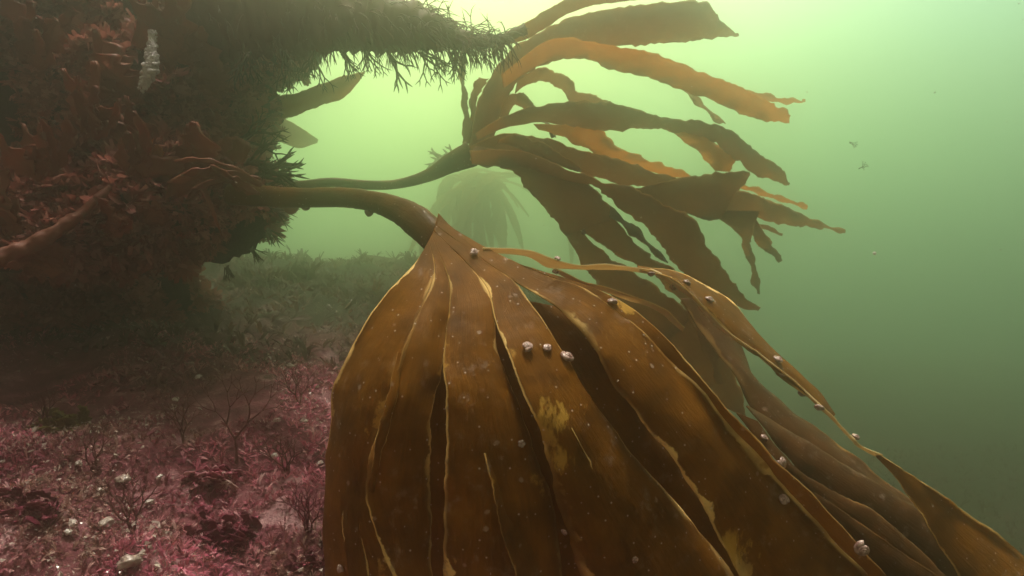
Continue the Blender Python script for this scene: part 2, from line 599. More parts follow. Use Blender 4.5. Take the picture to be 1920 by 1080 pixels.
def tube_bm(bm, pts, radii, seg=12, bump=0, seed=0, flat=1.0, sub=6):
    """a tapered tube through pts (world), smooth between them; flat squashes it along the view"""
    n = len(pts) - 1
    uvl = bm.loops.layers.uv.verify()
    off = Vector((seed * 7.3, seed * 3.1, 0))
    rings = []
    N_ = n * sub
    prev = None
    for j in range(N_ + 1):
        s = j / N_
        p = Vector(catmull([tuple(q) for q in pts], s))
        q = Vector(catmull([tuple(q) for q in pts], min(s + .01, 1)))
        q0 = Vector(catmull([tuple(q) for q in pts], max(s - .01, 0)))
        t = (q - q0).normalized()
        r = catmull([(x,) for x in radii], s)[0]
        a = t.cross(FWD)
        if a.length < .05:
            a = t.cross(UPV)
        a.normalize()
        if prev is not None and a.dot(prev) < 0:
            a = -a
        prev = a
        b = t.cross(a).normalized()
        ring = []
        for k in range(seg):
            th = 2 * math.pi * k / seg
            d = a * math.cos(th) + b * math.sin(th) * flat
            rr = r * (1 + bump * noise.noise(off + (p + d * r) * 60) + bump * .6 * noise.noise(off + (p + d * r) * 160))
            ring.append(bm.verts.new(p + d * rr))
        rings.append(ring)
    for j in range(N_):
        for k in range(seg):
            k2 = (k + 1) % seg
            f = bm.faces.new((rings[j][k], rings[j][k2], rings[j + 1][k2], rings[j + 1][k]))
            f.smooth = True
            for l, uv in zip(f.loops, ((k / seg, j * .1), ((k + 1) / seg, j * .1), ((k + 1) / seg, j * .1 + .1), (k / seg, j * .1 + .1))):
                l[uvl].uv = uv
    bm.faces.new(rings[0][::-1])
    bm.faces.new(rings[-1])


def px_tube(pts):
    """(px, py, z, radius in px) -> world points, radii"""
    return [P(x, y, z) for x, y, z, r in pts], [r / F * z for x, y, z, r in pts]


# ------------------------------------------------------------------ the seabed
def ground_h(x, y):
    """the floor falls away from the reef on the left to deep water on the right"""
    k = min(max((x + .55) / 2.2, 0), 1)
    k = k * k * (3 - 2 * k)
    h = -.43 - 1.2 * k
    h += .10 * min(max((-x - .5) / 1.2, 0), 1)
    h -= .05 * min(max((y - 1.5) / 2.5, 0), 1) + .16 * max(0, y - 2.6)
    h += .05 * noise.noise(Vector((x * 2.1, y * 2.1, 3))) + .05 * noise.noise(Vector((x * 6, y * 6, 7))) + .012 * noise.noise(Vector((x * 19, y * 19, 1)))
    return h


def axis(lo, hi, c, fine, coarse):
    xs, x = [c], c
    while x < hi:
        x += fine + (coarse - fine) * min(abs(x - c) / 3.0, 1)
        xs.append(min(x, hi))
    x = c
    while x > lo:
        x -= fine + (coarse - fine) * min(abs(x - c) / 3.0, 1)
        xs.insert(0, max(x, lo))
    return xs


GX, GY = axis(-6.5, 6.5, -.5, .018, .16), axis(-1.6, 9.0, 1.1, .018, .16)
bm = bmesh.new()
gv = [[bm.verts.new((x, y, ground_h(x, y))) for x in GX] for y in GY]
for j in range(len(GY) - 1):
    for i in range(len(GX) - 1):
        bm.faces.new((gv[j][i], gv[j][i + 1], gv[j + 1][i + 1], gv[j + 1][i]))
seabed = link('seabed', to_mesh(bm, 'seabed'), M['seabed'])
tag(seabed, kind='structure')


# ------------------------------------------------------------------ the reef on the left
def blob(bm, c, r, seed, amp=.16, sub=5):
    res = bmesh.ops.create_icosphere(bm, subdivisions=sub, radius=1)
    off = Vector((seed * 11.7, seed * 5.3, seed * 2.9))
    for v in res['verts']:
        d = v.co.normalized()
        k = 1 + amp * noise.noise(off + d * 1.7) + amp * .7 * noise.noise(off + d * 4.1) + amp * .4 * noise.noise(off + d * 9.5) + amp * .22 * noise.noise(off + d * 22)
        v.co = c + Vector((d.x * r[0], d.y * r[1], d.z * r[2])) * k


bm = bmesh.new()
ROCK = .84            # how near the reef stands
BLOBS = [(P(40, 90, 1.85 * ROCK), (.62, .50, .50), 1), (P(362, 375, 1.62 * ROCK), (.20, .26, .155), 2), (P(440, 40, 1.75 * ROCK), (.24, .26, .17), 3),
         (P(120, 400, 1.60 * ROCK), (.34, .30, .14), 4), (P(-120, 640, 2.75 * ROCK), (.80, .55, .75), 5), (P(302, 210, 1.72 * ROCK), (.27, .30, .22), 6), (P(60, 585, 2.05 * ROCK), (.52, .34, .26), 7)]
for c, r, s in BLOBS:
    blob(bm, c, tuple(q * ROCK for q in r), s)
reef = link('rock_overhang', to_mesh(bm, 'rock_overhang'), M['rock'])
tag(reef, 'dark rock overhang thick with brown and red seaweed at upper left', 'rock')

bm = bmesh.new()
blob(bm, P(540, 620, 3.0), (.90, .34, .32), 11, .25)
blob(bm, P(800, 600, 3.4), (.65, .34, .28), 12, .25)
blob(bm, P(600, 680, 2.3), (.60, .28, .26), 13, .25)
ridge = link('rock_ridge', to_mesh(bm, 'rock_ridge'), M['rock'])
tag(ridge, 'low dark rock ridge dim in the haze under the arching stipe', 'rock')

# ------------------------------------------------------------------ the near kelp
ZB = [(380, .748), (460, .698), (550, .645), (650, .600), (800, .570), (1120, .580)]


def zfield(x, y, s=0):
    z = interp(ZB, y)
    if x < 760:
        z += .085 * ((760 - x) / 150.0) ** 2
    z += .13 * max(0, x - 1050) / 800.0
    return z


def zoff(d0, d1=None):
    d1 = d0 if d1 is None else d1
    return lambda x, y, s: zfield(x, y) + d0 + (d1 - d0) * s


near_base = P(430, 364, 1.30)
near = empty('kelp', near_base, 'big amber brown kelp with its straps draped like a fan, nearest the camera', 'kelp')
bm = bmesh.new()
tp, tr_ = px_tube([(430, 364, 1.12, 20), (500, 368, 1.06, 20), (560, 371, 1.00, 19), (640, 370, .95, 19), (700, 378, .87, 20), (750, 395, .81, 25), (785, 418, .775, 30), (812, 446, .755, 28), (826, 480, .745, 16)])
tube_bm(bm, tp, tr_, 18, .05, 1, flat=.6, sub=10)
link('stipe', to_mesh(bm, 'stipe'), M['stipe'], near)

B0 = [(799, 462), (775, 497), (722, 555), (678, 625), (645, 700), (622, 800), (611, 900), (607, 1000), (606, 1120)]
B1 = [(804, 452), (815, 505), (798, 560), (768, 625), (744, 690), (716, 780), (692, 870), (695, 960), (748, 1120)]
B2a = [(809, 442), (840, 520), (843, 570), (836, 625), (830, 690), (811, 760), (806, 860), (808, 960), (812, 1120)]
B2b = [(809, 442), (840, 520), (843, 570), (836, 625), (831, 690), (837, 760), (837, 860), (834, 960), (835, 1120)]
B3a = [(813, 432), (880, 500), (915, 545), (928, 600), (935, 665), (975, 750), (1005, 850), (1040, 950), (1062, 1120)]
B3b = [(813, 432), (880, 500), (915, 545), (928, 600), (945, 645), (985, 740), (1030, 845), (1058, 950), (1118, 1120)]
B4a = [(816, 422), (915, 495), (965, 530), (995, 570), (1035, 625), (1095, 715), (1185, 840), (1290, 960), (1415, 1120)]
B4b = [(816, 422), (915, 495), (970, 530), (1040, 572), (1095, 620), (1150, 705), (1210, 790), (1280, 890), (1330, 985), (1392, 1120)]
B5 = [(819, 412), (940, 480), (1020, 515), (1100, 545), (1165, 592), (1240, 665), (1330, 768), (1440, 895), (1520, 985), (1645, 1120)]
B6 = [(822, 400), (895, 470), (1000, 505), (1085, 529), (1165, 565), (1245, 630), (1345, 742), (1450, 855), (1555, 960), (1700, 1120)]
palm_bm = bmesh.new()


def fan(L, Rr, free, d=(0, 0), **kw):
    """one finger of the blade; its upper part, above the slit, goes to the palm"""
    zl = lambda x, y, s: zfield(x, y) + d[0] * min(max((s - free) / .25, 0), 1)
    zr = lambda x, y, s: zfield(x, y) + d[1] * min(max((s - free) / .25, 0), 1)
    rb = Ribbon(L, Rr, zl, zr, nu=16, nv=130, free=free, **kw)
    cut = int(free * 130)
    rb.emit(palm_bm, 0, cut, True, False)
    b = bmesh.new()
    rb.emit(b, cut, None, False, True)
    SURF.append(rb)
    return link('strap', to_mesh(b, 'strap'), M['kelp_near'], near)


fan(B0, B1, .16, (.02, .006), seed=1, camber=.10, roll=.16)
fan(B1, B2a, .10, (-.006, .012), seed=2, camber=.13, roll=.22)
fan(B2b, B3a, .30, (-.006, .012), seed=3, camber=.10, roll=.20)
fan(B3b, B4a, .36, (-.010, .010), seed=4, camber=.09, roll=.20)
fan(B4b, B5, .26, (-.014, .004), seed=5, camber=.10, roll=.26)
fan(B5, B6, .42, (.004, -.012), seed=6, camber=.12, roll=.24)
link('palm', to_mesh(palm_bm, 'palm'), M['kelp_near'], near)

# straps behind the front ones, seen in the slits
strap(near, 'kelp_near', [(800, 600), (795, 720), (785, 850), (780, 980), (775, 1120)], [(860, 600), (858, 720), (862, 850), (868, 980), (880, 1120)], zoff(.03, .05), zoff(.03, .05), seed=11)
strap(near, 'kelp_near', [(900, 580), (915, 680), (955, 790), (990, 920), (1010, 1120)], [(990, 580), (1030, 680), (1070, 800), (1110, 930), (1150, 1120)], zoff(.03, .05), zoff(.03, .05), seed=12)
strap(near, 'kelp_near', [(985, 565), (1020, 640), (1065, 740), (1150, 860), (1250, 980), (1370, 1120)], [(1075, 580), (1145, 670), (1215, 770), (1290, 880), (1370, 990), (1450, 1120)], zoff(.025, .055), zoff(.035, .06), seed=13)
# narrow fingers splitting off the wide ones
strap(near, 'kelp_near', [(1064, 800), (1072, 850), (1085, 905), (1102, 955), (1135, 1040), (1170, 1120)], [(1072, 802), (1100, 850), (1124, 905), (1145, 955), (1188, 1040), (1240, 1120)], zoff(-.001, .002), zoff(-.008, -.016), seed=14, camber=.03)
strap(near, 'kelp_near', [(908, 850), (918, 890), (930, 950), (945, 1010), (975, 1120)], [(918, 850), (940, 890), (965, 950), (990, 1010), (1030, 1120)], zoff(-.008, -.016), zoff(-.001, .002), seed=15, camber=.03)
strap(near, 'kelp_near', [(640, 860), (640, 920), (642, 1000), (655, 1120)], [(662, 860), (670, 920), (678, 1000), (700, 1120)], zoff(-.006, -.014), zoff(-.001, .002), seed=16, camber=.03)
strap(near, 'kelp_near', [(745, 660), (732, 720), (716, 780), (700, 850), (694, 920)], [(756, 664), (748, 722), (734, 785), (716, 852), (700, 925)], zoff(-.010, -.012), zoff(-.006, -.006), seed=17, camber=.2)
# right-hand straps streaming away downslope
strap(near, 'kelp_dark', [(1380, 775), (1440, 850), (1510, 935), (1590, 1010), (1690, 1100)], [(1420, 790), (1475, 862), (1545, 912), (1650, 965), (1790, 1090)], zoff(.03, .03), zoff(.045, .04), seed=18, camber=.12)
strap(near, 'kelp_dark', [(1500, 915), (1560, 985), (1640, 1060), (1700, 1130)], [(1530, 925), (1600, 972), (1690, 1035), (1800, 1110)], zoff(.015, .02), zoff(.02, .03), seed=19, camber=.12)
# the long strap seen edge-on that twists and broadens again at lower right
strap(near, 'kelp_lit_rim', [(905, 466), (985, 467), (1035, 484), (1085, 496), (1145, 497), (1205, 502), (1255, 521), (1300, 556), (1350, 608), (1420, 660), (1490, 716), (1560, 782), (1612, 832), (1655, 852)],
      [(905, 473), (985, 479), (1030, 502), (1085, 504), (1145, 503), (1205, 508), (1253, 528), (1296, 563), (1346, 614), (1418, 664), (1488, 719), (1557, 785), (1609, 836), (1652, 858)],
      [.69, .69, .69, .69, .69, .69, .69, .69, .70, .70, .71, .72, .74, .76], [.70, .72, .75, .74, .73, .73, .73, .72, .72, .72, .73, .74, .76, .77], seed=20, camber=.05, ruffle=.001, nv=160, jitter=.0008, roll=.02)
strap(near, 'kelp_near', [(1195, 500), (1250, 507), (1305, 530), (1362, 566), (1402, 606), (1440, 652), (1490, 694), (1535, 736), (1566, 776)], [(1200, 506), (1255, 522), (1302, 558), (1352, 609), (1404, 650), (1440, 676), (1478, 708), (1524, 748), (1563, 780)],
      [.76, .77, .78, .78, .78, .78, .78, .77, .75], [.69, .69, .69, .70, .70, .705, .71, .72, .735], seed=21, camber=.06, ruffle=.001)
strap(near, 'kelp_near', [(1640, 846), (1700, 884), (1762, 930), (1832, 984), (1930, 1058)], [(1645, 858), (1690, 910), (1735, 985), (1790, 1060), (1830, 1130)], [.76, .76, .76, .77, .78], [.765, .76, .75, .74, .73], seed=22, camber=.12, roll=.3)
strap(near, 'kelp_lit_rim', [(1040, 502), (1095, 526), (1150, 541), (1205, 560), (1250, 583), (1285, 612)], [(1040, 508), (1094, 534), (1148, 550), (1203, 570), (1246, 594), (1280, 622)], [.70, .705, .71, .72, .73, .74], [.72, .73, .74, .75, .76, .77], seed=23, camber=.05, ruffle=.001)
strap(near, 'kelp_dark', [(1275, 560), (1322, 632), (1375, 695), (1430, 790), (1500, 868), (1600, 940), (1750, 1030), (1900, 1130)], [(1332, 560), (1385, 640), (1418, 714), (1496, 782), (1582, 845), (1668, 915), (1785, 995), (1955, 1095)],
      [1.00, .98, .95, .92, .90, .88, .86, .86], [1.05, 1.03, 1.00, .97, .95, .93, .91, .91], seed=24, camber=.12)

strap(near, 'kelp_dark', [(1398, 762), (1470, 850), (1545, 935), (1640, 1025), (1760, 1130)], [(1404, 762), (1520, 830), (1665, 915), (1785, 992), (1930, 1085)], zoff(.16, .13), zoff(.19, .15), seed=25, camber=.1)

# ------------------------------------------------------------------ the kelp behind it
mid = empty('kelp', P(500, 352, 1.36), 'hazy brown kelp with straps streaming to the right, behind the draped one', 'kelp')
bm = bmesh.new()
tp, tr_ = px_tube([(480, 356, 1.36, 14), (560, 352, 1.36, 13), (620, 342, 1.38, 9), (690, 347, 1.40, 9), (745, 345, 1.42, 9), (800, 330, 1.43, 12), (845, 306, 1.43, 19), (885, 288, 1.43, 25)])
tube_bm(bm, tp, tr_, 14, .04, 2, flat=.5, sub=8)
link('stipe', to_mesh(bm, 'stipe'), M['stipe'], mid)


MIDF = 1.32           # the second kelp stands further off


def ms(mat, L, Rr, z0, z1=None, **kw):
    z1 = MIDF * (z0 if z1 is None else z1)
    z0 = MIDF * z0
    n = len(L)
    zs = [z0 + (z1 - z0) * i / (n - 1) for i in range(n)]
    kw.setdefault('nv', 60)
    kw.setdefault('jitter', .0032)
    kw.setdefault('camber', .12)
    kw.setdefault('ruffle', .005)
    d = kw.pop('dz', .02)
    return strap(mid, mat, L, Rr, zs, [z + d for z in zs], **kw)


ms('kelp_mid', [(872, 285), (882, 262), (898, 185), (940, 115), (1000, 65), (1060, 38), (1140, 18), (1230, 6), (1318, 4), (1350, 38), (1385, 65)],
   [(900, 285), (925, 258), (945, 195), (975, 150), (1025, 118), (1090, 97), (1140, 86), (1210, 84), (1288, 78), (1340, 72), (1385, 69)], 1.08, 1.16, seed=31, nv=90, name='blade')
ms('kelp_amber', [(940, 140), (1010, 85), (1060, 70), (1140, 84), (1200, 92), (1270, 116), (1330, 141), (1380, 158), (1430, 182), (1470, 206), (1482, 216)],
   [(945, 165), (1000, 128), (1050, 112), (1105, 112), (1150, 131), (1220, 148), (1275, 168), (1340, 191), (1400, 218), (1450, 229), (1480, 230)], 1.07, 1.12, seed=32, nv=90, camber=-.1)
ms('kelp_amber', [(1400, 168), (1450, 180), (1510, 189)], [(1400, 185), (1450, 193), (1510, 192)], 1.25, 1.28, seed=33)
ms('kelp_mid', [(970, 150), (1000, 132), (1035, 130), (1065, 148), (1085, 170), (1120, 183), (1145, 190)], [(965, 175), (990, 158), (1022, 152), (1050, 166), (1070, 190), (1105, 197), (1145, 198)], 1.12, 1.18, seed=34)
ms('kelp_mid', [(890, 250), (925, 228), (960, 212), (1010, 198), (1070, 190), (1130, 193), (1190, 205), (1235, 220), (1280, 226), (1325, 229), (1370, 246), (1410, 275), (1445, 300), (1470, 322), (1480, 345)],
   [(895, 262), (930, 246), (970, 234), (1020, 229), (1080, 239), (1130, 244), (1190, 243), (1230, 240), (1270, 248), (1322, 258), (1358, 281), (1392, 310), (1428, 331), (1458, 343), (1478, 349)], 1.06, 1.13, seed=35, nv=110)
ms('kelp_amber', [(1240, 232), (1270, 255), (1300, 276), (1325, 298), (1340, 320)], [(1330, 236), (1335, 258), (1352, 276), (1382, 296), (1366, 322)], 1.14, 1.16, seed=36)
ms('kelp_mid', [(930, 205), (965, 172), (1000, 195), (1015, 200)], [(945, 232), (965, 200), (995, 208), (1015, 206)], 1.12, 1.14, seed=37)
ms('kelp_amber', [(1000, 232), (1060, 234), (1120, 243), (1160, 275), (1208, 298), (1258, 312), (1295, 326)], [(1010, 243), (1045, 252), (1075, 268), (1100, 278), (1150, 300), (1235, 324), (1290, 333)], 1.13, 1.17, seed=38)
ms('kelp_mid', [(880, 275), (945, 250), (1020, 260), (1090, 283), (1160, 299), (1220, 320), (1272, 334)], [(885, 295), (960, 285), (1030, 305), (1090, 325), (1160, 343), (1230, 352), (1290, 352)], 1.08, 1.12, seed=39)
ms('kelp_dark', [(1014, 228), (1022, 236), (1036, 258)], [(1022, 226), (1032, 236), (1042, 258)], 1.15, 1.15, seed=40)
ms('kelp_mid', [(935, 262), (955, 254), (1000, 262), (1045, 285), (1090, 321)], [(930, 272), (945, 270), (990, 288), (1040, 307), (1086, 322)], 1.05, 1.07, seed=41, camber=.2)
ms('kelp_mid', [(880, 282), (980, 284), (1060, 316), (1130, 340), (1200, 358), (1250, 385), (1300, 412), (1330, 465), (1362, 507), (1382, 540), (1425, 579)],
   [(885, 308), (970, 318), (1060, 346), (1118, 350), (1160, 388), (1210, 425), (1240, 458), (1268, 500), (1310, 535), (1350, 562), (1420, 581)], 1.04, 1.10, seed=42, nv=110)
ms('kelp_mid', [(1130, 345), (1195, 352), (1260, 336), (1320, 326), (1370, 323), (1405, 322)], [(1150, 368), (1220, 378), (1285, 400), (1345, 412), (1392, 348), (1405, 330)], 1.10, 1.13, seed=43)
ms('kelp_mid', [(1300, 352), (1390, 358), (1440, 375), (1490, 395), (1540, 418), (1585, 433)], [(1310, 408), (1400, 402), (1450, 418), (1500, 425), (1545, 428), (1585, 436)], 1.13, 1.22, seed=44)
ms('kelp_mid', [(1320, 395), (1372, 428), (1397, 470), (1410, 520), (1420, 552)], [(1425, 395), (1410, 440), (1413, 480), (1420, 510), (1424, 550)], 1.14, 1.2, seed=45)
ms('kelp_mid', [(1395, 412), (1414, 450), (1440, 476), (1463, 491)], [(1418, 412), (1440, 448), (1456, 470), (1466, 488)], 1.17, 1.22, seed=46)
ms('kelp_mid', [(1390, 398), (1430, 420), (1468, 437)], [(1400, 412), (1428, 428), (1467, 440)], 1.2, 1.24, seed=47)
ms('kelp_amber', [(1380, 340), (1440, 360), (1515, 385)], [(1380, 350), (1440, 370), (1513, 391)], 1.3, 1.35, seed=48)
ms('kelp_mid', [(880, 300), (910, 314), (950, 318), (992, 358), (1032, 402), (1062, 442)], [(890, 275), (945, 284), (1030, 318), (1097, 342), (1132, 370), (1148, 412)], 1.06, 1.06, seed=49)
ms('kelp_mid', [(1055, 430), (1090, 490), (1120, 530), (1170, 575), (1250, 640)], [(1088, 432), (1130, 472), (1165, 495), (1220, 530), (1300, 590)], 1.06, 1.10, seed=50)
ms('kelp_mid', [(1080, 425), (1135, 464), (1178, 490), (1230, 520), (1290, 580)], [(1145, 402), (1182, 445), (1222, 480), (1265, 507), (1340, 575)], 1.07, 1.12, seed=51)
ms('kelp_dark', [(1138, 402), (1198, 452), (1246, 494)], [(1140, 382), (1200, 436), (1252, 493)], 1.08, 1.08, seed=52)
ms('kelp_mid', [(1220, 600), (1280, 680), (1330, 735), (1395, 790)], [(1335, 565), (1352, 650), (1382, 712), (1400, 785)], 1.12, 1.12, seed=53)
ms('kelp_mid', [(1290, 590), (1310, 640), (1345, 720)], [(1340, 580), (1345, 650), (1352, 722)], 1.05, 1.05, seed=54)
ms('kelp_mid', [(858, 105), (862, 150), (867, 205), (868, 270)], [(873, 105), (872, 150), (879, 205), (890, 270)], 1.12, 1.10, seed=55, nv=40)
ms('kelp_mid', [(876, 262), (880, 205), (885, 158), (896, 145)], [(892, 262), (894, 195), (906, 162), (917, 148)], 1.12, 1.12, seed=56, nv=40)
ms('kelp_amber', [(1275, 165), (1310, 200), (1350, 232)], [(1290, 165), (1322, 198), (1360, 232)], 1.3, 1.3, seed=57)

# ------------------------------------------------------------------ seaweeds that branch
def grow(bm, p, d, ln, r, lev, rng, spread=.55, side=None, droop=Vector((0, 0, 0)), seg=4, flat=.5):
    q1 = p + d * ln * .5 + Vector([rng.uniform(-1, 1) for _ in range(3)]) * ln * .08
    d2 = (d + droop * .5 + Vector([rng.uniform(-1, 1) for _ in range(3)]) * .18).normalized()
    q2 = q1 + d2 * ln * .5
    tube_bm(bm, [p, q1, q2], [r, r * .85, r * (.7 if lev else .15)], seg, 0, 0, flat, sub=2)
    if lev <= 0:
        return
    for k in (-1, 1):
        ax = FWD if side is None else side
        dd = (Matrix.Rotation(k * spread * rng.uniform(.5, 1.25), 3, ax) @ d2)
        dd = (dd + droop * .35 + FWD * rng.uniform(-.35, .35)).normalized()
        grow(bm, q2, dd, ln * rng.uniform(.62, .95), r * .72, lev - 1, rng, spread, side, droop, seg, flat)


def px_dir(deg, depth=0):
    return (RGT * math.cos(R(deg)) + UPV * math.sin(R(deg)) + FWD * depth).normalized()


def tuft_mesh(p, deg, ln, r, lev, seed, n=1, fan_=50, spread=.5, droop=Vector((0, 0, 0)), flat=.5):
    rng = random.Random(seed)
    bm = bmesh.new()
    for k in range(n):
        a = deg + rng.uniform(-fan_, fan_)
        grow(bm, p + Vector([rng.uniform(-1, 1) for _ in range(3)]) * r * 2.5, px_dir(a, rng.uniform(-.5, .3)), ln * rng.uniform(.7, 1.15), r, lev, rng, spread, None, droop, 4, flat)
    return to_mesh(bm, 'seaweed_tuft')


def tuft(px, py, z, deg, ln_px, r_px, lev, seed, label, mat='fringe', group=None, name='seaweed_tuft', cat='seaweed', **kw):
    p = P(px, py, z)
    s = z / F
    o = link(name, tuft_mesh(p, deg, ln_px * s, r_px * s, lev, seed, **kw), M[mat])
    recenter(o, p)
    return tag(o, label, cat, group)


DOWN = Vector((0, 0, -1))

# the overgrown kelp along the top edge: a stipe furred with epiphytes, its frond going out of frame
top = empty('kelp', P(420, 40, 1.25), 'kelp with a stipe thickly furred by dark epiphytes along the top edge', 'kelp')
bm = bmesh.new()
tp, tr_ = px_tube([(380, 30, 1.20, 78), (470, 30, 1.18, 72), (560, 30, 1.16, 68), (640, 36, 1.14, 58), (720, 44, 1.13, 50), (800, 56, 1.12, 38), (860, 74, 1.12, 20), (920, 78, 1.12, 9), (985, 55, 1.13, 11)])
tube_bm(bm, tp, tr_, 20, .35, 5, flat=.8, sub=14)
link('stipe', to_mesh(bm, 'stipe'), M['epiphyte'], top)
n = 7
strap(top, 'kelp_mid', [(930, 70), (985, 42), (1025, 18), (1070, -6), (1120, -22), (1190, -34), (1280, -40)], [(935, 88), (990, 72), (1030, 48), (1070, 24), (1120, 9), (1190, 0), (1280, -12)], [1.12 + .02 * i for i in range(n)], [1.14 + .02 * i for i in range(n)], name='blade', seed=60, nv=60)
rng = random.Random(77)
bm = bmesh.new()
for k in range(800):
    s = rng.random()
    c = Vector(catmull([tuple(q) for q in tp], s * .93))
    r = catmull([(q,) for q in tr_], s * .93)[0]
    th = rng.uniform(0, 6.28)
    d = (UPV * math.sin(th) + RGT * .35 * rng.uniform(-.6, 1) - FWD * math.cos(th) * .8).normalized()
    p = c + d * r * .8
    grow(bm, p, (d * .7 + RGT * rng.uniform(-.2, 1.1) + DOWN * .35).normalized(), rng.uniform(.010, .030), .0011, 1, rng, .28, None, DOWN * .8)
fur = link('epiphyte_fur', to_mesh(bm, 'epiphyte_fur'), M['epiphyte'], top)
TL = ['first from the rock', 'with a gap beside it', 'over the dark blade', 'short and spiky', 'over the blade tip', 'longest, curling like a hook', 'trailing in loose loops', 'beside the hanging strap', 'sparse, last at the thin end']
spots = [(470, 100, 260, 22, 2.0, 3), (535, 100, 285, 22, 2.0, 3), (590, 98, 275, 20, 1.8, 3), (640, 96, 285, 16, 1.7, 3), (685, 96, 280, 16, 1.7, 3), (725, 98, 285, 30, 2.4, 2), (785, 98, 320, 26, 1.9, 3), (850, 95, 275, 18, 1.7, 3), (895, 88, 320, 14, 1.4, 2)]
for k, (x, y, a, l, r, lev) in enumerate(spots):
    tuft(x, y, 1.10, a, l * 1.15, r * 1.35, lev, 100 + k, 'dark branching seaweed tuft hanging under the furred stipe, ' + TL[k], 'fringe', 'tufts hanging under the furred stipe', n=4 if k != 5 else 2, fan_=32, droop=DOWN * .35)
# fans on the rock's edge
tuft(468, 300, 1.36 * ROCK, 12, 34, 3.8, 3, 201, 'dark flat-branched seaweed fan reaching right from the rock above the stipes', n=5, fan_=28, spread=.42, flat=.35)
tuft(480, 322, 1.36 * ROCK, -2, 36, 4.2, 2, 202, 'dense dark seaweed fan with blunt fingers just above the two stipes', n=7, fan_=24, spread=.35, flat=.35)
tuft(450, 262, 1.36 * ROCK, 12, 32, 3.0, 3, 203, 'loose dark seaweed fan under the hazy blade, topmost of the rock-edge fans', n=4, fan_=26, spread=.45, flat=.35)
tuft(495, 345, 1.36 * ROCK, 0, 20, 2.2, 2, 204, 'short bristly seaweed sprig touching the upper stipe', n=5, fan_=40)
for k, (x, y, a) in enumerate([(515, 392, -25), (500, 430, -40), (470, 465, -55), (425, 500, -70)]):
    tuft(x, y, 1.42 * ROCK, a, 26 - 3 * k, 1.5, 1, 210 + k, 'tuft of thin dark spines on the lower rock edge, ' + ['just under the thick stipe', 'second below the thick stipe', 'third below the thick stipe', 'lowest of the four'][k], n=9, fan_=26, spread=.2, group='spiny tufts below the stipe')

# dark kelp blade poking out from the reef, and a far one behind it
rk = empty('kelp', P(470, 215, 1.55), 'dark pointed kelp blade jutting from the rock under the furred stipe', 'kelp')
strap(rk, 'kelp_mid', [(430, 195), (500, 183), (560, 172), (620, 150), (662, 138), (685, 133)], [(430, 225), (500, 222), (545, 220), (590, 202), (645, 183), (684, 138)], [1.60, 1.55, 1.50, 1.48, 1.46, 1.46], [1.62, 1.57, 1.52, 1.50, 1.48, 1.46], name='blade', seed=61, nv=60, jitter=.002)
rk2 = empty('kelp', P(500, 255, 2.3), 'faint blurred kelp blade in the haze below the dark pointed blade', 'kelp')
strap(rk2, 'kelp_mid', [(480, 215), (530, 222), (565, 240), (597, 262)], [(490, 255), (530, 268), (560, 278), (595, 268)], 2.5, 2.5, name='blade', seed=62, nv=30)

# far kelp dim in the haze below the second kelp
far = empty('kelp', P(900, 480, 3.0), 'dim far kelp nearly lost in green haze between the two big kelps', 'kelp')
rgf = random.Random(14)
for k in range(38):
    x0, y0 = 900 + rgf.uniform(-30, 45), 335 + rgf.uniform(-18, 25)
    a_ = rgf.uniform(-1.5, 1.5)
    l_ = rgf.uniform(60, 230)
    w_ = rgf.uniform(6, 17)
    b_ = -a_ * rgf.uniform(.1, .6) + rgf.uniform(-.35, .35)
    L, Rr = [], []
    for q in range(6):
        f_ = q / 5
        an = a_ + b_ * f_
        x, y = x0 + math.sin(an) * l_ * f_, y0 + math.cos(an) * l_ * f_ - 18 * math.sin(3.14 * f_) * abs(a_)
        ww = w_ * (1 - f_ ** 2 * .9) * (.6 + f_ * .6)
        L.append((x - ww, y))
        Rr.append((x + ww, y + 3))
    zf = rgf.uniform(5.4, 6.2)
    strap(far, 'kelp_mid', L, Rr, zf, zf + .08, seed=70 + k, nv=24, nu=8, name='strap', jitter=.006)
tuft(860, 300, 2.6, 140, 26, 4, 2, 240, 'faint feathery seaweed in the haze left of the second kelp', 'epiphyte', n=3, fan_=40)


# ------------------------------------------------------------------ frond plants on the rock face
def leaf(bm, p, d, up, ln, w, rng, curl=.3, nu=6, nv=16, wave=.22):
    """a lobed seaweed frond: base at p, growing along d"""
    side = d.cross(up).normalized()
    nrm = side.cross(d).normalized()
    ph = rng.uniform(0, 6)
    vs = []
    for j in range(nv + 1):
        s = j / nv
        ww = w * (math.sin(math.pi * min(.06 + s * .9, 1)) ** .7) * (1 + .35 * math.sin(9 * s + ph) + .35 * math.sin(23 * s + 2 * ph))
        c = p + d * ln * s + nrm * ln * curl * s * s
        bend = side * ln * .16 * math.sin(2.6 * s + ph)
        vs.append([bm.verts.new(c + bend + side * ww * (2 * i / nu - 1) * (1 + .2 * math.sin(31 * s + i * ph)) + nrm * wave * w * math.sin(3 * i + 7 * s + ph)) for i in range(nu + 1)])
    for j in range(nv):
        for i in range(nu):
            bm.faces.new((vs[j][i], vs[j][i + 1], vs[j + 1][i + 1], vs[j + 1][i])).smooth = True


def solid(me, t=.0012):
    bm = bmesh.new()
    bm.from_mesh(me)
    bmesh.ops.recalc_face_normals(bm, faces=bm.faces)
    bmesh.ops.solidify(bm, geom=bm.faces[:], thickness=t)
    bm.to_mesh(me)
    bm.free()
    return me


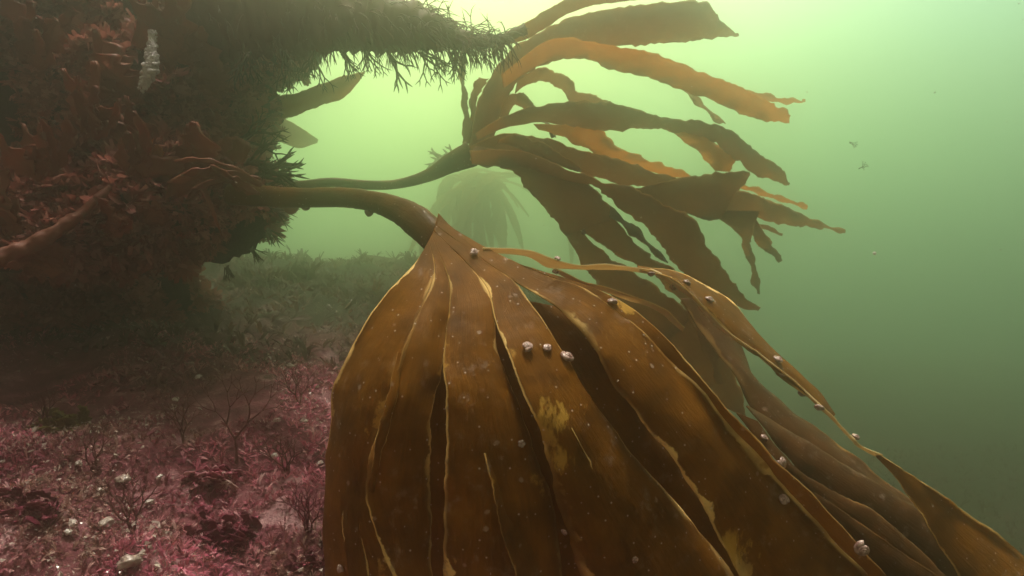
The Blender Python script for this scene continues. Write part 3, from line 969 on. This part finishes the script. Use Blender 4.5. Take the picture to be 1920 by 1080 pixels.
def frond_plant(px, py, z, deg, ln_px, w_px, n, seed, label, mat='red_frond', name='red_seaweed', fan_=35, curl=.3, group=None):
    rng = random.Random(seed)
    p = P(px, py, z)
    s = z / F
    bm = bmesh.new()
    for k in range(n * 3):
        d = px_dir(deg + rng.uniform(-fan_, fan_) * 1.4, rng.uniform(-.6, .1))
        leaf(bm, p, d, -FWD, ln_px * s * rng.uniform(.45, 1.1), w_px * s * rng.uniform(.3, .8), rng, curl * rng.uniform(-.3, 1))
    o = link(name, solid(to_mesh(bm, name)), M[mat])
    recenter(o, p)
    return tag(o, label, 'seaweed', group)


FR = [(395, 345, 1.33, 110, 120, 42, 4, 'broad wavy red seaweed in the middle of the rock face', 'red_frond', 40),
      (300, 300, 1.30, 160, 85, 22, 3, 'orange rust seaweed frond lit on its top edge, left of the broad red one', 'rust_frond', 14),
      (250, 330, 1.28, 75, 130, 26, 3, 'dull red seaweed blades standing below the orange frond', 'red_frond', 25),
      (340, 120, 1.36, 100, 150, 34, 3, 'tall dark red seaweed beside the white crusted stalk', 'red_frond', 16),
      (240, 190, 1.32, 130, 130, 34, 3, 'dark red seaweed left of the white crusted stalk', 'red_frond', 20),
      (170, 250, 1.25, 60, 120, 22, 3, 'reddish seaweed below the left bend of the rock face', 'red_frond', 25),
      (90, 330, 1.22, 95, 110, 26, 3, 'wine red seaweed at the left border of the rock face', 'red_frond', 30),
      (490, 350, 1.22, 174, 150, 13, 2, 'dull red seaweed lying along the root end of the thick stipe', 'red_frond', 12),
      (310, 420, 1.28, 130, 60, 18, 2, 'small triangular red seaweed below the stipes', 'red_frond', 12),
      (130, 490, 1.22, 175, 120, 24, 3, 'rust red seaweed at the foot of the slanting stalk', 'red_frond', 18),
      (60, 120, 1.3, 80, 130, 30, 3, 'dim purple brown seaweed in the upper left corner', 'red_frond', 30),
      (420, 170, 1.42, 110, 110, 26, 3, 'dim brown seaweed beside the dark blade', 'red_frond', 30),
      (30, 440, 1.2, 120, 110, 22, 3, 'dark red seaweed just above the slanting stalk at left border', 'red_frond', 30),
      (210, 440, 1.24, 60, 70, 16, 3, 'brownish seaweed tuft right of the slanting stalk', 'red_frond', 30)]
for k, (x, y, z, a, l, w, n_, lab, mt, fn) in enumerate(FR):
    frond_plant(x, y, z * ROCK, a, l, w, n_, 300 + k, lab, mt, fan_=fn)
# slanting stalk and white crusted stalk
bm = bmesh.new()
tp, tr_ = px_tube([(205, 352, 1.24 * ROCK, 6), (160, 392, 1.20 * ROCK, 9), (110, 430, 1.17 * ROCK, 13), (50, 462, 1.14 * ROCK, 15), (-40, 500, 1.10 * ROCK, 17)])
tube_bm(bm, tp, tr_, 20, .45, 8, sub=14)
o = link('seaweed_stalk', to_mesh(bm, 'seaweed_stalk'), M['stalk'])
tag(o, 'thick reddish stalk slanting down to the left border under the rock face', 'seaweed')
bm = bmesh.new()
tp, tr_ = px_tube([(286, 60, 1.30 * ROCK, 9), (284, 95, 1.29 * ROCK, 12), (282, 130, 1.28 * ROCK, 16), (268, 165, 1.28 * ROCK, 12)])
tube_bm(bm, tp, [q * .6 for q in tr_], 14, .5, 9, sub=10)
rgk = random.Random(3)
for k in range(260):
    u_ = rgk.random()
    c = Vector(catmull([tuple(q) for q in tp], u_))
    r = catmull([(q,) for q in tr_], u_)[0]
    d = Vector((rgk.gauss(0, 1), rgk.gauss(0, 1), rgk.gauss(0, 1))).normalized()
    res = bmesh.ops.create_icosphere(bm, subdivisions=2, radius=r * rgk.uniform(.10, .30))
    for v in res['verts']:
        v.co = v.co * (1 + .5 * noise.noise(v.co * 300 + c * 90)) + c + d * r * rgk.uniform(.6, .64) * 1.2
o = link('crusted_stalk', to_mesh(bm, 'crusted_stalk'), M['white_crust'])
tag(o, 'pale stalk with a white knobbly crust on the upper rock face', 'seaweed')

# ------------------------------------------------------------------ turf (uncountable)
bpy.context.view_layer.update()
from mathutils.bvhtree import BVHTree
dg = bpy.context.evaluated_depsgraph_get()
reef_bvh = BVHTree.FromObject(reef, dg)
rng = random.Random(5)


def scrap(bm, p, n, size, rng, thin=1.0):
    """a scrap of turf: a few little narrow fronds, some forked"""
    a = n.orthogonal().normalized()
    for k in range(rng.choice((2, 3, 3, 4))):
        d = (n * rng.uniform(.35, 1.2) + (Matrix.Rotation(rng.uniform(0, 6.28), 3, n) @ a) * .9).normalized()
        s = d.cross(n + Vector([rng.uniform(-.5, .5) for _ in range(3)])).normalized()
        l, w = size * rng.uniform(.5, 1.3), size * rng.uniform(.05, .19) * thin
        m_ = p + d * l * .5 + n * l * rng.uniform(-.1, .2)
        e = p + d * l
        v = [bm.verts.new(q) for q in (p - s * w * .4, p + s * w * .4, m_ + s * w, e + s * (w * .5 + l * .1), e + s * l * .05, m_ + d * l * .1, e - s * (w * .4 + l * .12), m_ - s * w)]
        bm.faces.new((v[0], v[1], v[2], v[5], v[7]))
        bm.faces.new((v[5], v[2], v[3], v[4]))
        bm.faces.new((v[7], v[5], v[6]))


bm = bmesh.new()
cnt = 0
while cnt < 11000:
    x, y = rng.uniform(-60, 580), rng.uniform(-40, 720)
    d = P(x, y, 1.0).normalized()
    hit = reef_bvh.ray_cast(Vector((0, 0, 0)), d)
    cnt += 1
    if hit[0] is None:
        continue
    if noise.noise(hit[0] * 7) < -.28:
        continue
    scrap(bm, hit[0], hit[1], rng.uniform(.010, .030) * (1.25 if noise.noise(hit[0] * 5 + Vector((9, 0, 0))) > 0 else .7), rng, 2.2)
o = link('rock_turf', to_mesh(bm, 'rock_turf'), M['rock_turf'], smooth=False)
tag(o, 'short brown and red seaweed turf covering the rock overhang', 'turf', kind='stuff')

bm = bmesh.new()
ridge_bvh = BVHTree.FromObject(ridge, dg)
for k in range(3600):
    d = P(rng.uniform(300, 1100), rng.uniform(400, 720), 1.0).normalized()
    hit = ridge_bvh.ray_cast(Vector((0, 0, 0)), d)
    if hit[0] is not None:
        scrap(bm, hit[0], (hit[1] + Vector((0, 0, .6))).normalized(), rng.uniform(.02, .07), rng)
o = link('ridge_turf', to_mesh(bm, 'ridge_turf'), M['fringe'], smooth=False)
tag(o, 'dark weedy turf on the hazy rock ridge', 'turf', kind='stuff')


def ground_n(x, y, e=.01):
    return Vector((ground_h(x - e, y) - ground_h(x + e, y), ground_h(x, y - e) - ground_h(x, y + e), 2 * e)).normalized()


def on_ground(px, py):
    """where the view through photo position px, py meets the seabed"""
    d = P(px, py, 1.0)
    t = .3
    while t < 6:
        q = d * t
        if q.z < ground_h(q.x, q.y):
            return q
        t += .01
    return None


bm = bmesh.new()
for k in range(60000):
    # thicker near the camera, where each scrap can be seen
    y = .45 + 3.2 * rng.random() ** 1.8
    x = rng.uniform(-1.05 * y - .1, .25 * y + .25)
    p = Vector((x, y, ground_h(x, y)))
    c = noise.noise(Vector((x * 5, y * 5, 0)))
    if c < -.32 or y > 1.3 + .3 * rng.random() + c * .4 or x > .05 + .2 * rng.random():
        continue
    scrap(bm, p, ground_n(x, y), rng.uniform(.004, .014) * (1 + .8 * max(c, 0)), rng)
o = link('seabed_turf', to_mesh(bm, 'seabed_turf'), M['pink_turf'], smooth=False)
tag(o, 'pink and purple red seaweed turf covering the seabed', 'turf', kind='stuff')

bm = bmesh.new()
for k in range(3500):
    x, y = rng.uniform(.2, 3.4), rng.uniform(.8, 4.2)
    p = Vector((x, y, ground_h(x, y)))
    scrap(bm, p, ground_n(x, y), rng.uniform(.02, .06), rng)
for k in range(3500):
    x, y = rng.uniform(-1.6, .6), 1.35 + 2.2 * rng.random() ** 1.3
    p = Vector((x, y, ground_h(x, y)))
    scrap(bm, p, ground_n(x, y), rng.uniform(.015, .045), rng)
o = link('deep_turf', to_mesh(bm, 'deep_turf'), M['deep_turf'], smooth=False)
tag(o, 'dark olive weed on the deeper seabed', 'turf', kind='stuff')

# shell crumbs scattered in the turf
bm = bmesh.new()
for k in range(11000):
    y = .5 + 1.6 * rng.random() ** 1.4
    x = rng.uniform(-.85 * y - .05, -.05 * y)
    if noise.noise(Vector((x * 4, y * 4, 20))) < -.05:
        continue
    p = Vector((x, y, ground_h(x, y) + rng.uniform(.004, .017)))
    s = rng.uniform(.0012, .0026) * (2.0 if rng.random() < .22 else 1)
    q = [p + Vector([rng.uniform(-1, 1) for _ in range(3)]) * s for _ in range(4)]
    vs = [bm.verts.new(c) for c in q]
    for f in ((0, 1, 2), (0, 3, 1), (1, 3, 2), (0, 2, 3)):
        bm.faces.new([vs[i] for i in f])
o = link('shell_grit', to_mesh(bm, 'shell_grit'), M['white_shell'], smooth=False)
tag(o, 'crumbs of white shell scattered in the pink turf', 'shell grit', kind='stuff')


# ------------------------------------------------------------------ things on the seabed
def upright_bush(px, py, h_px, r_px, lev, seed, label, mat='bush', n=2, spread=.5, name='seaweed_bush'):
    p = on_ground(px, py)
    z = p.dot(FWD)
    s = z / F
    rg = random.Random(seed)
    bm = bmesh.new()
    for k in range(n):
        d = (Vector((rg.uniform(-.35, .35), rg.uniform(-.3, .1), 1))).normalized()
        grow(bm, p - Vector((0, 0, .004)), d, h_px * s * .34, r_px * s, lev, rg, spread, None, Vector((0, 0, .12)), 4, .8)
    o = link(name, to_mesh(bm, name), M[mat])
    recenter(o, p)
    return tag(o, label, 'seaweed')


upright_bush(443, 868, 150, 3.2, 5, 401, 'brown tree-like seaweed with a forked trunk in the middle of the turf', n=1, spread=.55)
upright_bush(540, 890, 90, 2.4, 4, 402, 'small bushy seaweed right of the tree-like one', n=3)
upright_bush(345, 835, 95, 2.4, 4, 403, 'thin brown seaweed left of the tree-like one', n=2)
upright_bush(180, 880, 80, 2.4, 4, 404, 'sparse brown seaweed left in the turf', n=3)
upright_bush(560, 760, 70, 2.0, 4, 405, 'low brown seaweed beside the fan kelp edge, farthest of the bushes', n=3)
upright_bush(250, 1000, 110, 3, 4, 406, 'dark seaweed above the white stones at the bottom edge', n=3)
upright_bush(90, 800, 80, 2.4, 4, 407, 'grey brown seaweed at the left border of the turf', n=3)
upright_bush(580, 1000, 90, 2.6, 4, 408, 'reddish branched seaweed against the left edge of the fan kelp', 'magenta', n=4)


def leafy(px, py, h_px, w_px, n, seed, label, mat, name='red_seaweed', wide=1.0):
    p = on_ground(px, py)
    s = p.dot(FWD) / F
    rg = random.Random(seed)
    bm = bmesh.new()
    for k in range(n):
        q = p + Vector((rg.uniform(-1, 1) * w_px * s * wide, rg.uniform(-.6, .6) * w_px * s * wide, -.003))
        d = Vector((rg.uniform(-.7, .7), rg.uniform(-.8, .3), rg.uniform(.4, 1))).normalized()
        leaf(bm, q, d, -FWD, h_px * s * rg.uniform(.5, 1), h_px * s * rg.uniform(.10, .22), rg, .35)
    o = link(name, solid(to_mesh(bm, name), .0008), M[mat])
    recenter(o, p)
    return tag(o, label, 'seaweed')


leafy(420, 1010, 62, 48, 54, 421, 'clump of dark crimson leafy seaweed beside the lower left of the fan kelp', 'magenta')
leafy(400, 900, 45, 45, 50, 422, 'bright pink leafy seaweed clump behind the dark crimson one', 'pink_turf')
leafy(585, 1060, 40, 22, 24, 423, 'small crimson leafy seaweed at the bottom edge against the fan kelp', 'magenta')
leafy(60, 960, 60, 55, 46, 424, 'dark purple seaweed clump at the lower left border', 'magenta')
leafy(130, 800, 46, 45, 40, 425, 'yellow green seaweed clump at the foot of the shadowed wall', 'green_weed')


def pebble(px, py, r_px, seed, label, mat='white_shell', name='shell_fragment', cat='shell', group=None, sq=(1, .8, .55), lift=.6):
    p = on_ground(px, py)
    r = r_px * p.dot(FWD) / F
    rg = random.Random(seed)
    bm = bmesh.new()
    bmesh.ops.create_icosphere(bm, subdivisions=3, radius=1)
    off = Vector((seed * 3.3, 1, 2))
    rot = Matrix.Rotation(rg.uniform(0, 6), 3, 'Z') @ Matrix.Rotation(rg.uniform(-.5, .5), 3, 'X')
    for v in bm.verts:
        d = v.co.normalized()
        k = 1 + .7 * noise.noise(off + d * 1.3) + .5 * noise.noise(off + d * 3.1) + .25 * noise.noise(off + d * 7)
        v.co = rot @ (Vector((d.x * sq[0], d.y * sq[1], d.z * sq[2])) * k * r)
    o = link(name, to_mesh(bm, name), M[mat])
    o.location = p + Vector((0, 0, r * lift + .006))
    return tag(o, label, cat, group)


PB = [(200, 998, 15, 'round pale yellow shell half buried in turf at lower left'), (245, 1072, 19, 'largest white stone, at the bottom edge of the turf'),
      (358, 692, 7, 'upright white shell splinter, topmost of a pair near the shadow'), (372, 715, 6, 'small white shell below the upright splinter'),
      (330, 758, 6, 'small white shell between the splinter and the tree-like seaweed'), (232, 912, 11, 'pale ragged shell in the middle of the left turf'),
      (190, 935, 11, 'pale ragged shell touching the left turf clump'), (95, 780, 10, 'whitish shell beside the yellow green clump'), (280, 952, 7, 'small oval white shell right of the ragged shells'),
      (65, 815, 7, 'small grey shell at the left border'), (515, 865, 7, 'white shell right of the forked seaweed trunk'), (600, 878, 6, 'tiny white shell against the fan kelp edge'),
      (570, 800, 7, 'pair-like white shell beside the fan kelp edge, higher one'), (520, 798, 6, 'thin white shell left of the fan kelp edge'), (130, 1010, 8, 'white shell left of the round yellow shell'),
      (545, 695, 6, 'faint white shell far up the turf'), (150, 880, 7, 'pale shell among the sparse brown seaweed'), (300, 905, 6, 'tiny pale shell below the thin brown seaweed')]
for k, (x, y, r, lab) in enumerate(PB):
    pebble(x, y, r, 500 + k, lab, group='white shells in the turf')


# ------------------------------------------------------------------ snails
def snail_mesh():
    """a top shell: a tube wound down a low cone, radius growing with each turn; unit radius, apex up +Z"""
    bm = bmesh.new()
    uvl = bm.loops.layers.uv.verify()
    turns, per, seg = 3.4, 40, 20
    n = int(turns * per)
    rings = []
    for j in range(n + 1):
        s = j / n
        th = -2 * math.pi * turns * s
        g = math.exp(1.75 * (s - 1)) * min(1, .15 + s * 3)
        rc, tr = .52 * g, .48 * g + .01
        c = Vector((rc * math.cos(th), rc * math.sin(th), .85 * (1 - g)))
        er = Vector((math.cos(th), math.sin(th), 0))
        rings.append([bm.verts.new(c + er * tr * math.cos(2 * math.pi * k / seg) + Vector((0, 0, tr * .85 * math.sin(2 * math.pi * k / seg)))) for k in range(seg)])
    for j in range(n):
        for k in range(seg):
            k2 = (k + 1) % seg
            f = bm.faces.new((rings[j][k], rings[j + 1][k], rings[j + 1][k2], rings[j][k2]))
            f.smooth = True
            for l, uv in zip(f.loops, ((k / seg, j / n), (k / seg, (j + 1) / n), ((k + 1) / seg, (j + 1) / n), ((k + 1) / seg, j / n))):
                l[uvl].uv = uv
    bm.faces.new(rings[0])
    bm.faces.new(rings[-1][::-1])
    bmesh.ops.recalc_face_normals(bm, faces=bm.faces)
    return to_mesh(bm, 'snail')


SNAIL = snail_mesh()
SNAIL.materials.append(M['shell'])


def nearest_surface(px, py, rad=14):
    best = None
    for rb in SURF:
        for j in range(0, rb.nv + 1):
            for i in range(0, rb.nu + 1):
                q = rb.grid[j][i]
                z = q.dot(FWD)
                x, y = W / 2 + F * q.x / z, H / 2 - F * q.dot(UPV) / z
                d = (x - px) ** 2 + (y - py) ** 2
                if d < rad ** 2 and (best is None or d + (z * 400) < best[0]):
                    best = (d + z * 400, q, rb.nr[j][i])
    return best


def snail(px, py, r_px, label, seed, side=1, tilt=None, squash=1.0, z=None):
    rg = random.Random(seed)
    b = nearest_surface(px, py, 26 if tilt is not None else 14)
    zz_ = b[1].dot(FWD) if b else (z or .7)
    r = r_px / F * zz_
    if tilt is None:
        n = b[2].copy() if b else -FWD.copy()
        if n.dot(FWD) > 0:
            n = -n
        n = (n + UPV * .25 + Vector([rg.uniform(-.3, .3) for _ in range(3)])).normalized()
    else:
        n = px_dir(tilt, -.35)
    p = P(px, py, zz_ - (.002 if tilt is None else 0))
    o = bpy.data.objects.new('snail', SNAIL)
    COL.objects.link(o)
    q = n.to_track_quat('Z', 'Y')
    o.rotation_mode = 'QUATERNION'
    from mathutils import Quaternion
    o.rotation_quaternion = q @ Quaternion((0, 0, 1), rg.uniform(0, 6.28))
    o.scale = (r, r, r * squash)
    o.location = p + n * r * .2 if tilt is None or b is None else b[1] + n * r * .35
    return tag(o, label, 'snail', 'small snails on the kelp')


SN = [(888, 474, 10, 'snail at the very top of the kelp fan beside the neck', None), (988, 652, 13, 'leftmost snail of the row of three on the kelp fan', None),
      (1026, 655, 11, 'smallest snail of the row of three, in its middle', None), (1062, 673, 16, 'largest snail of the row of three, at its right end', None),
      (1147, 568, 11, 'snail on the upper right strap above the yellow worn patch', None), (1044, 486, 8, 'snail sitting on the twisted strap near its start', 90),
      (1044, 506, 9, 'dark snail hanging under the twisted strap near its start', -90), (1330, 565, 10, 'snail on top of the twisted strap where it bends down', 60),
      (1286, 534, 9, 'snail on the upper face of the twisted strap left of the bend', 70), (1262, 536, 9, 'dark snail hanging below the bend of the twisted strap', -110),
      (1220, 517, 8, 'dark snail tucked under the twisted strap before the bend', -100), (1456, 678, 11, 'snail on top of the twisted strap halfway down', 60),
      (1461, 698, 9, 'dark snail hanging under the strap halfway down', -110), (1506, 734, 11, 'dark half-round snail under the strap, upper of two', -120),
      (1538, 759, 11, 'dark half-round snail under the strap, lower of two', -120), (1612, 811, 10, 'pale snail on the strap where it broadens again', 60),
      (1431, 822, 9, 'snail on the ridge of the right strap, topmost there', None), (1462, 867, 14, 'banded snail on the right strap ridge below the ringed one', None),
      (1467, 938, 13, 'pale oval snail standing clear on the right strap', None), (1615, 1026, 17, 'biggest palest snail, at the lower right', None),
      (1187, 1045, 12, 'snail on the strap edge at the bottom middle', None), (1060, 996, 8, 'small snail beside the pale strap edge near the bottom', None),
      (850, 990, 8, 'small dull snail left at the foot of the fan', None), (640, 1066, 10, 'grey snail at the bottom left corner of the fan', None), (1095, 436, 6, 'tiny hazy snail on a strap of the second kelp', None)]
for k, (x, y, r, lab, tl) in enumerate(SN):
    snail(x, y, r, lab, 600 + k, tilt=tl, squash=.9)

# limpets under the stipe
def limpet(px, py, z, r_px, deg, seed, label, h=1.0):
    bm = bmesh.new()
    r = r_px / F * z
    seg = 16
    rows = []
    prof = [(1.0, 0), (.93, .25), (.78, .52), (.55, .78), (.28, .95), (.05, 1.0)]
    for rr, hh in prof:
        rows.append([bm.verts.new((rr * r * math.cos(6.2832 * k / seg) * (1 + .05 * (k % 2)), rr * r * .85 * math.sin(6.2832 * k / seg), hh * r * h)) for k in range(seg)])
    for a, b in zip(rows, rows[1:]):
        for k in range(seg):
            bm.faces.new((a[k], a[(k + 1) % seg], b[(k + 1) % seg], b[k])).smooth = True
    bm.faces.new(rows[-1])
    bm.faces.new(rows[0][::-1])
    o = link('limpet', to_mesh(bm, 'limpet'), M['limpet'])
    o.rotation_mode = 'QUATERNION'
    o.rotation_quaternion = px_dir(deg, -.2).to_track_quat('Z', 'Y')
    o.location = P(px, py, z)
    return tag(o, label, 'limpet', 'limpets under the thick stipe')


limpet(545, 388, 1.06, 15, -90, 1, 'broad dark limpet under the thick stipe beside the rock', 1.0)
limpet(573, 388, 1.04, 9, -85, 2, 'small pointed limpet under the thick stipe, second from the rock', .8)
limpet(692, 396, .875, 9, -90, 3, 'round limpet hanging alone under the thick stipe', 1.2)

# white barnacle on the fan
b = nearest_surface(975, 834)
bm = bmesh.new()
for k in range(5):
    a = k * 6.2832 / 5
    res = bmesh.ops.create_icosphere(bm, subdivisions=2, radius=.0016)
    for v in res['verts']:
        v.co = Vector((v.co.x * 1.1, v.co.y * 1.1, v.co.z * .8)) + Vector((math.cos(a) * .0018, math.sin(a) * .0018, .0005))
o = link('barnacle', to_mesh(bm, 'barnacle'), M['white_shell'])
o.location = b[1] - FWD * .002
o.rotation_mode = 'QUATERNION'
o.rotation_quaternion = (-FWD).to_track_quat('Z', 'Y')
tag(o, 'flower-shaped white barnacle alone in the middle of the fan', 'barnacle')

# drifting bits
tuft(1592, 268, 1.7, -50, 6, .8, 3, 701, 'thread of weed drifting in open water at the right, upper piece', 'epiphyte', n=2, fan_=40, name='drifting_weed')
tuft(1608, 318, 1.7, 10, 6, .8, 3, 702, 'thread of weed drifting in open water at the right, lower piece', 'epiphyte', n=2, fan_=30, name='drifting_weed')
rg = random.Random(8)
for k, (x, y, z, r) in enumerate([(1640, 475, 1.0, 3.4)]):
    bm = bmesh.new()
    bmesh.ops.create_icosphere(bm, subdivisions=2, radius=r / F * z)
    for v in bm.verts:
        v.co *= 1 + .4 * noise.noise(v.co * 900)
    o = link('white_speck', to_mesh(bm, 'white_speck'), M['snow'])
    o.location = P(x, y, z)
    tag(o, 'single bright white speck floating in open green water', 'speck')

rg = random.Random(21)
bm = bmesh.new()
for k in range(420):
    z = rg.uniform(.45, 2.2)
    c = P(rg.uniform(-100, 2020), rg.uniform(-60, 1140), z)
    if c.z < ground_h(c.x, c.y) + .05:
        continue
    r = rg.uniform(.0004, .0013)
    vs = [bm.verts.new(c + Vector([rg.uniform(-1, 1) for _ in range(3)]) * r) for _ in range(4)]
    for f in ((0, 1, 2), (0, 3, 1), (1, 3, 2), (0, 2, 3)):
        bm.faces.new([vs[i] for i in f])
o = link('marine_snow', to_mesh(bm, 'marine_snow'), M['snow'], smooth=False)
tag(o, 'tiny pale particles drifting through the water', 'particles', kind='stuff')

# ------------------------------------------------------------------ the water's haze
bm = bmesh.new()
bmesh.ops.create_cube(bm, size=1)
for v in bm.verts:
    v.co = Vector((v.co.x * 13.6, (v.co.y + .5) * 11.4 - 2.0, 0))+ Vector((0, 0, 1.15 if v.co.z > 0 else -4.4))
haze = link('haze', to_mesh(bm, 'haze'), [], smooth=False)
hm, ht, hout = new_mat('haze')
pv = N(ht, 'ShaderNodeVolumePrincipled')
pv.inputs['Density'].default_value = HAZE['density']
pv.inputs['Color'].default_value = (*HAZE['color'], 1)
pv.inputs['Anisotropy'].default_value = HAZE['g']
ht.links.new(pv.outputs[0], hout.inputs['Volume'])
haze.data.materials.append(hm)
tag(haze, 'green murk of the coastal water', 'haze', kind='stuff')
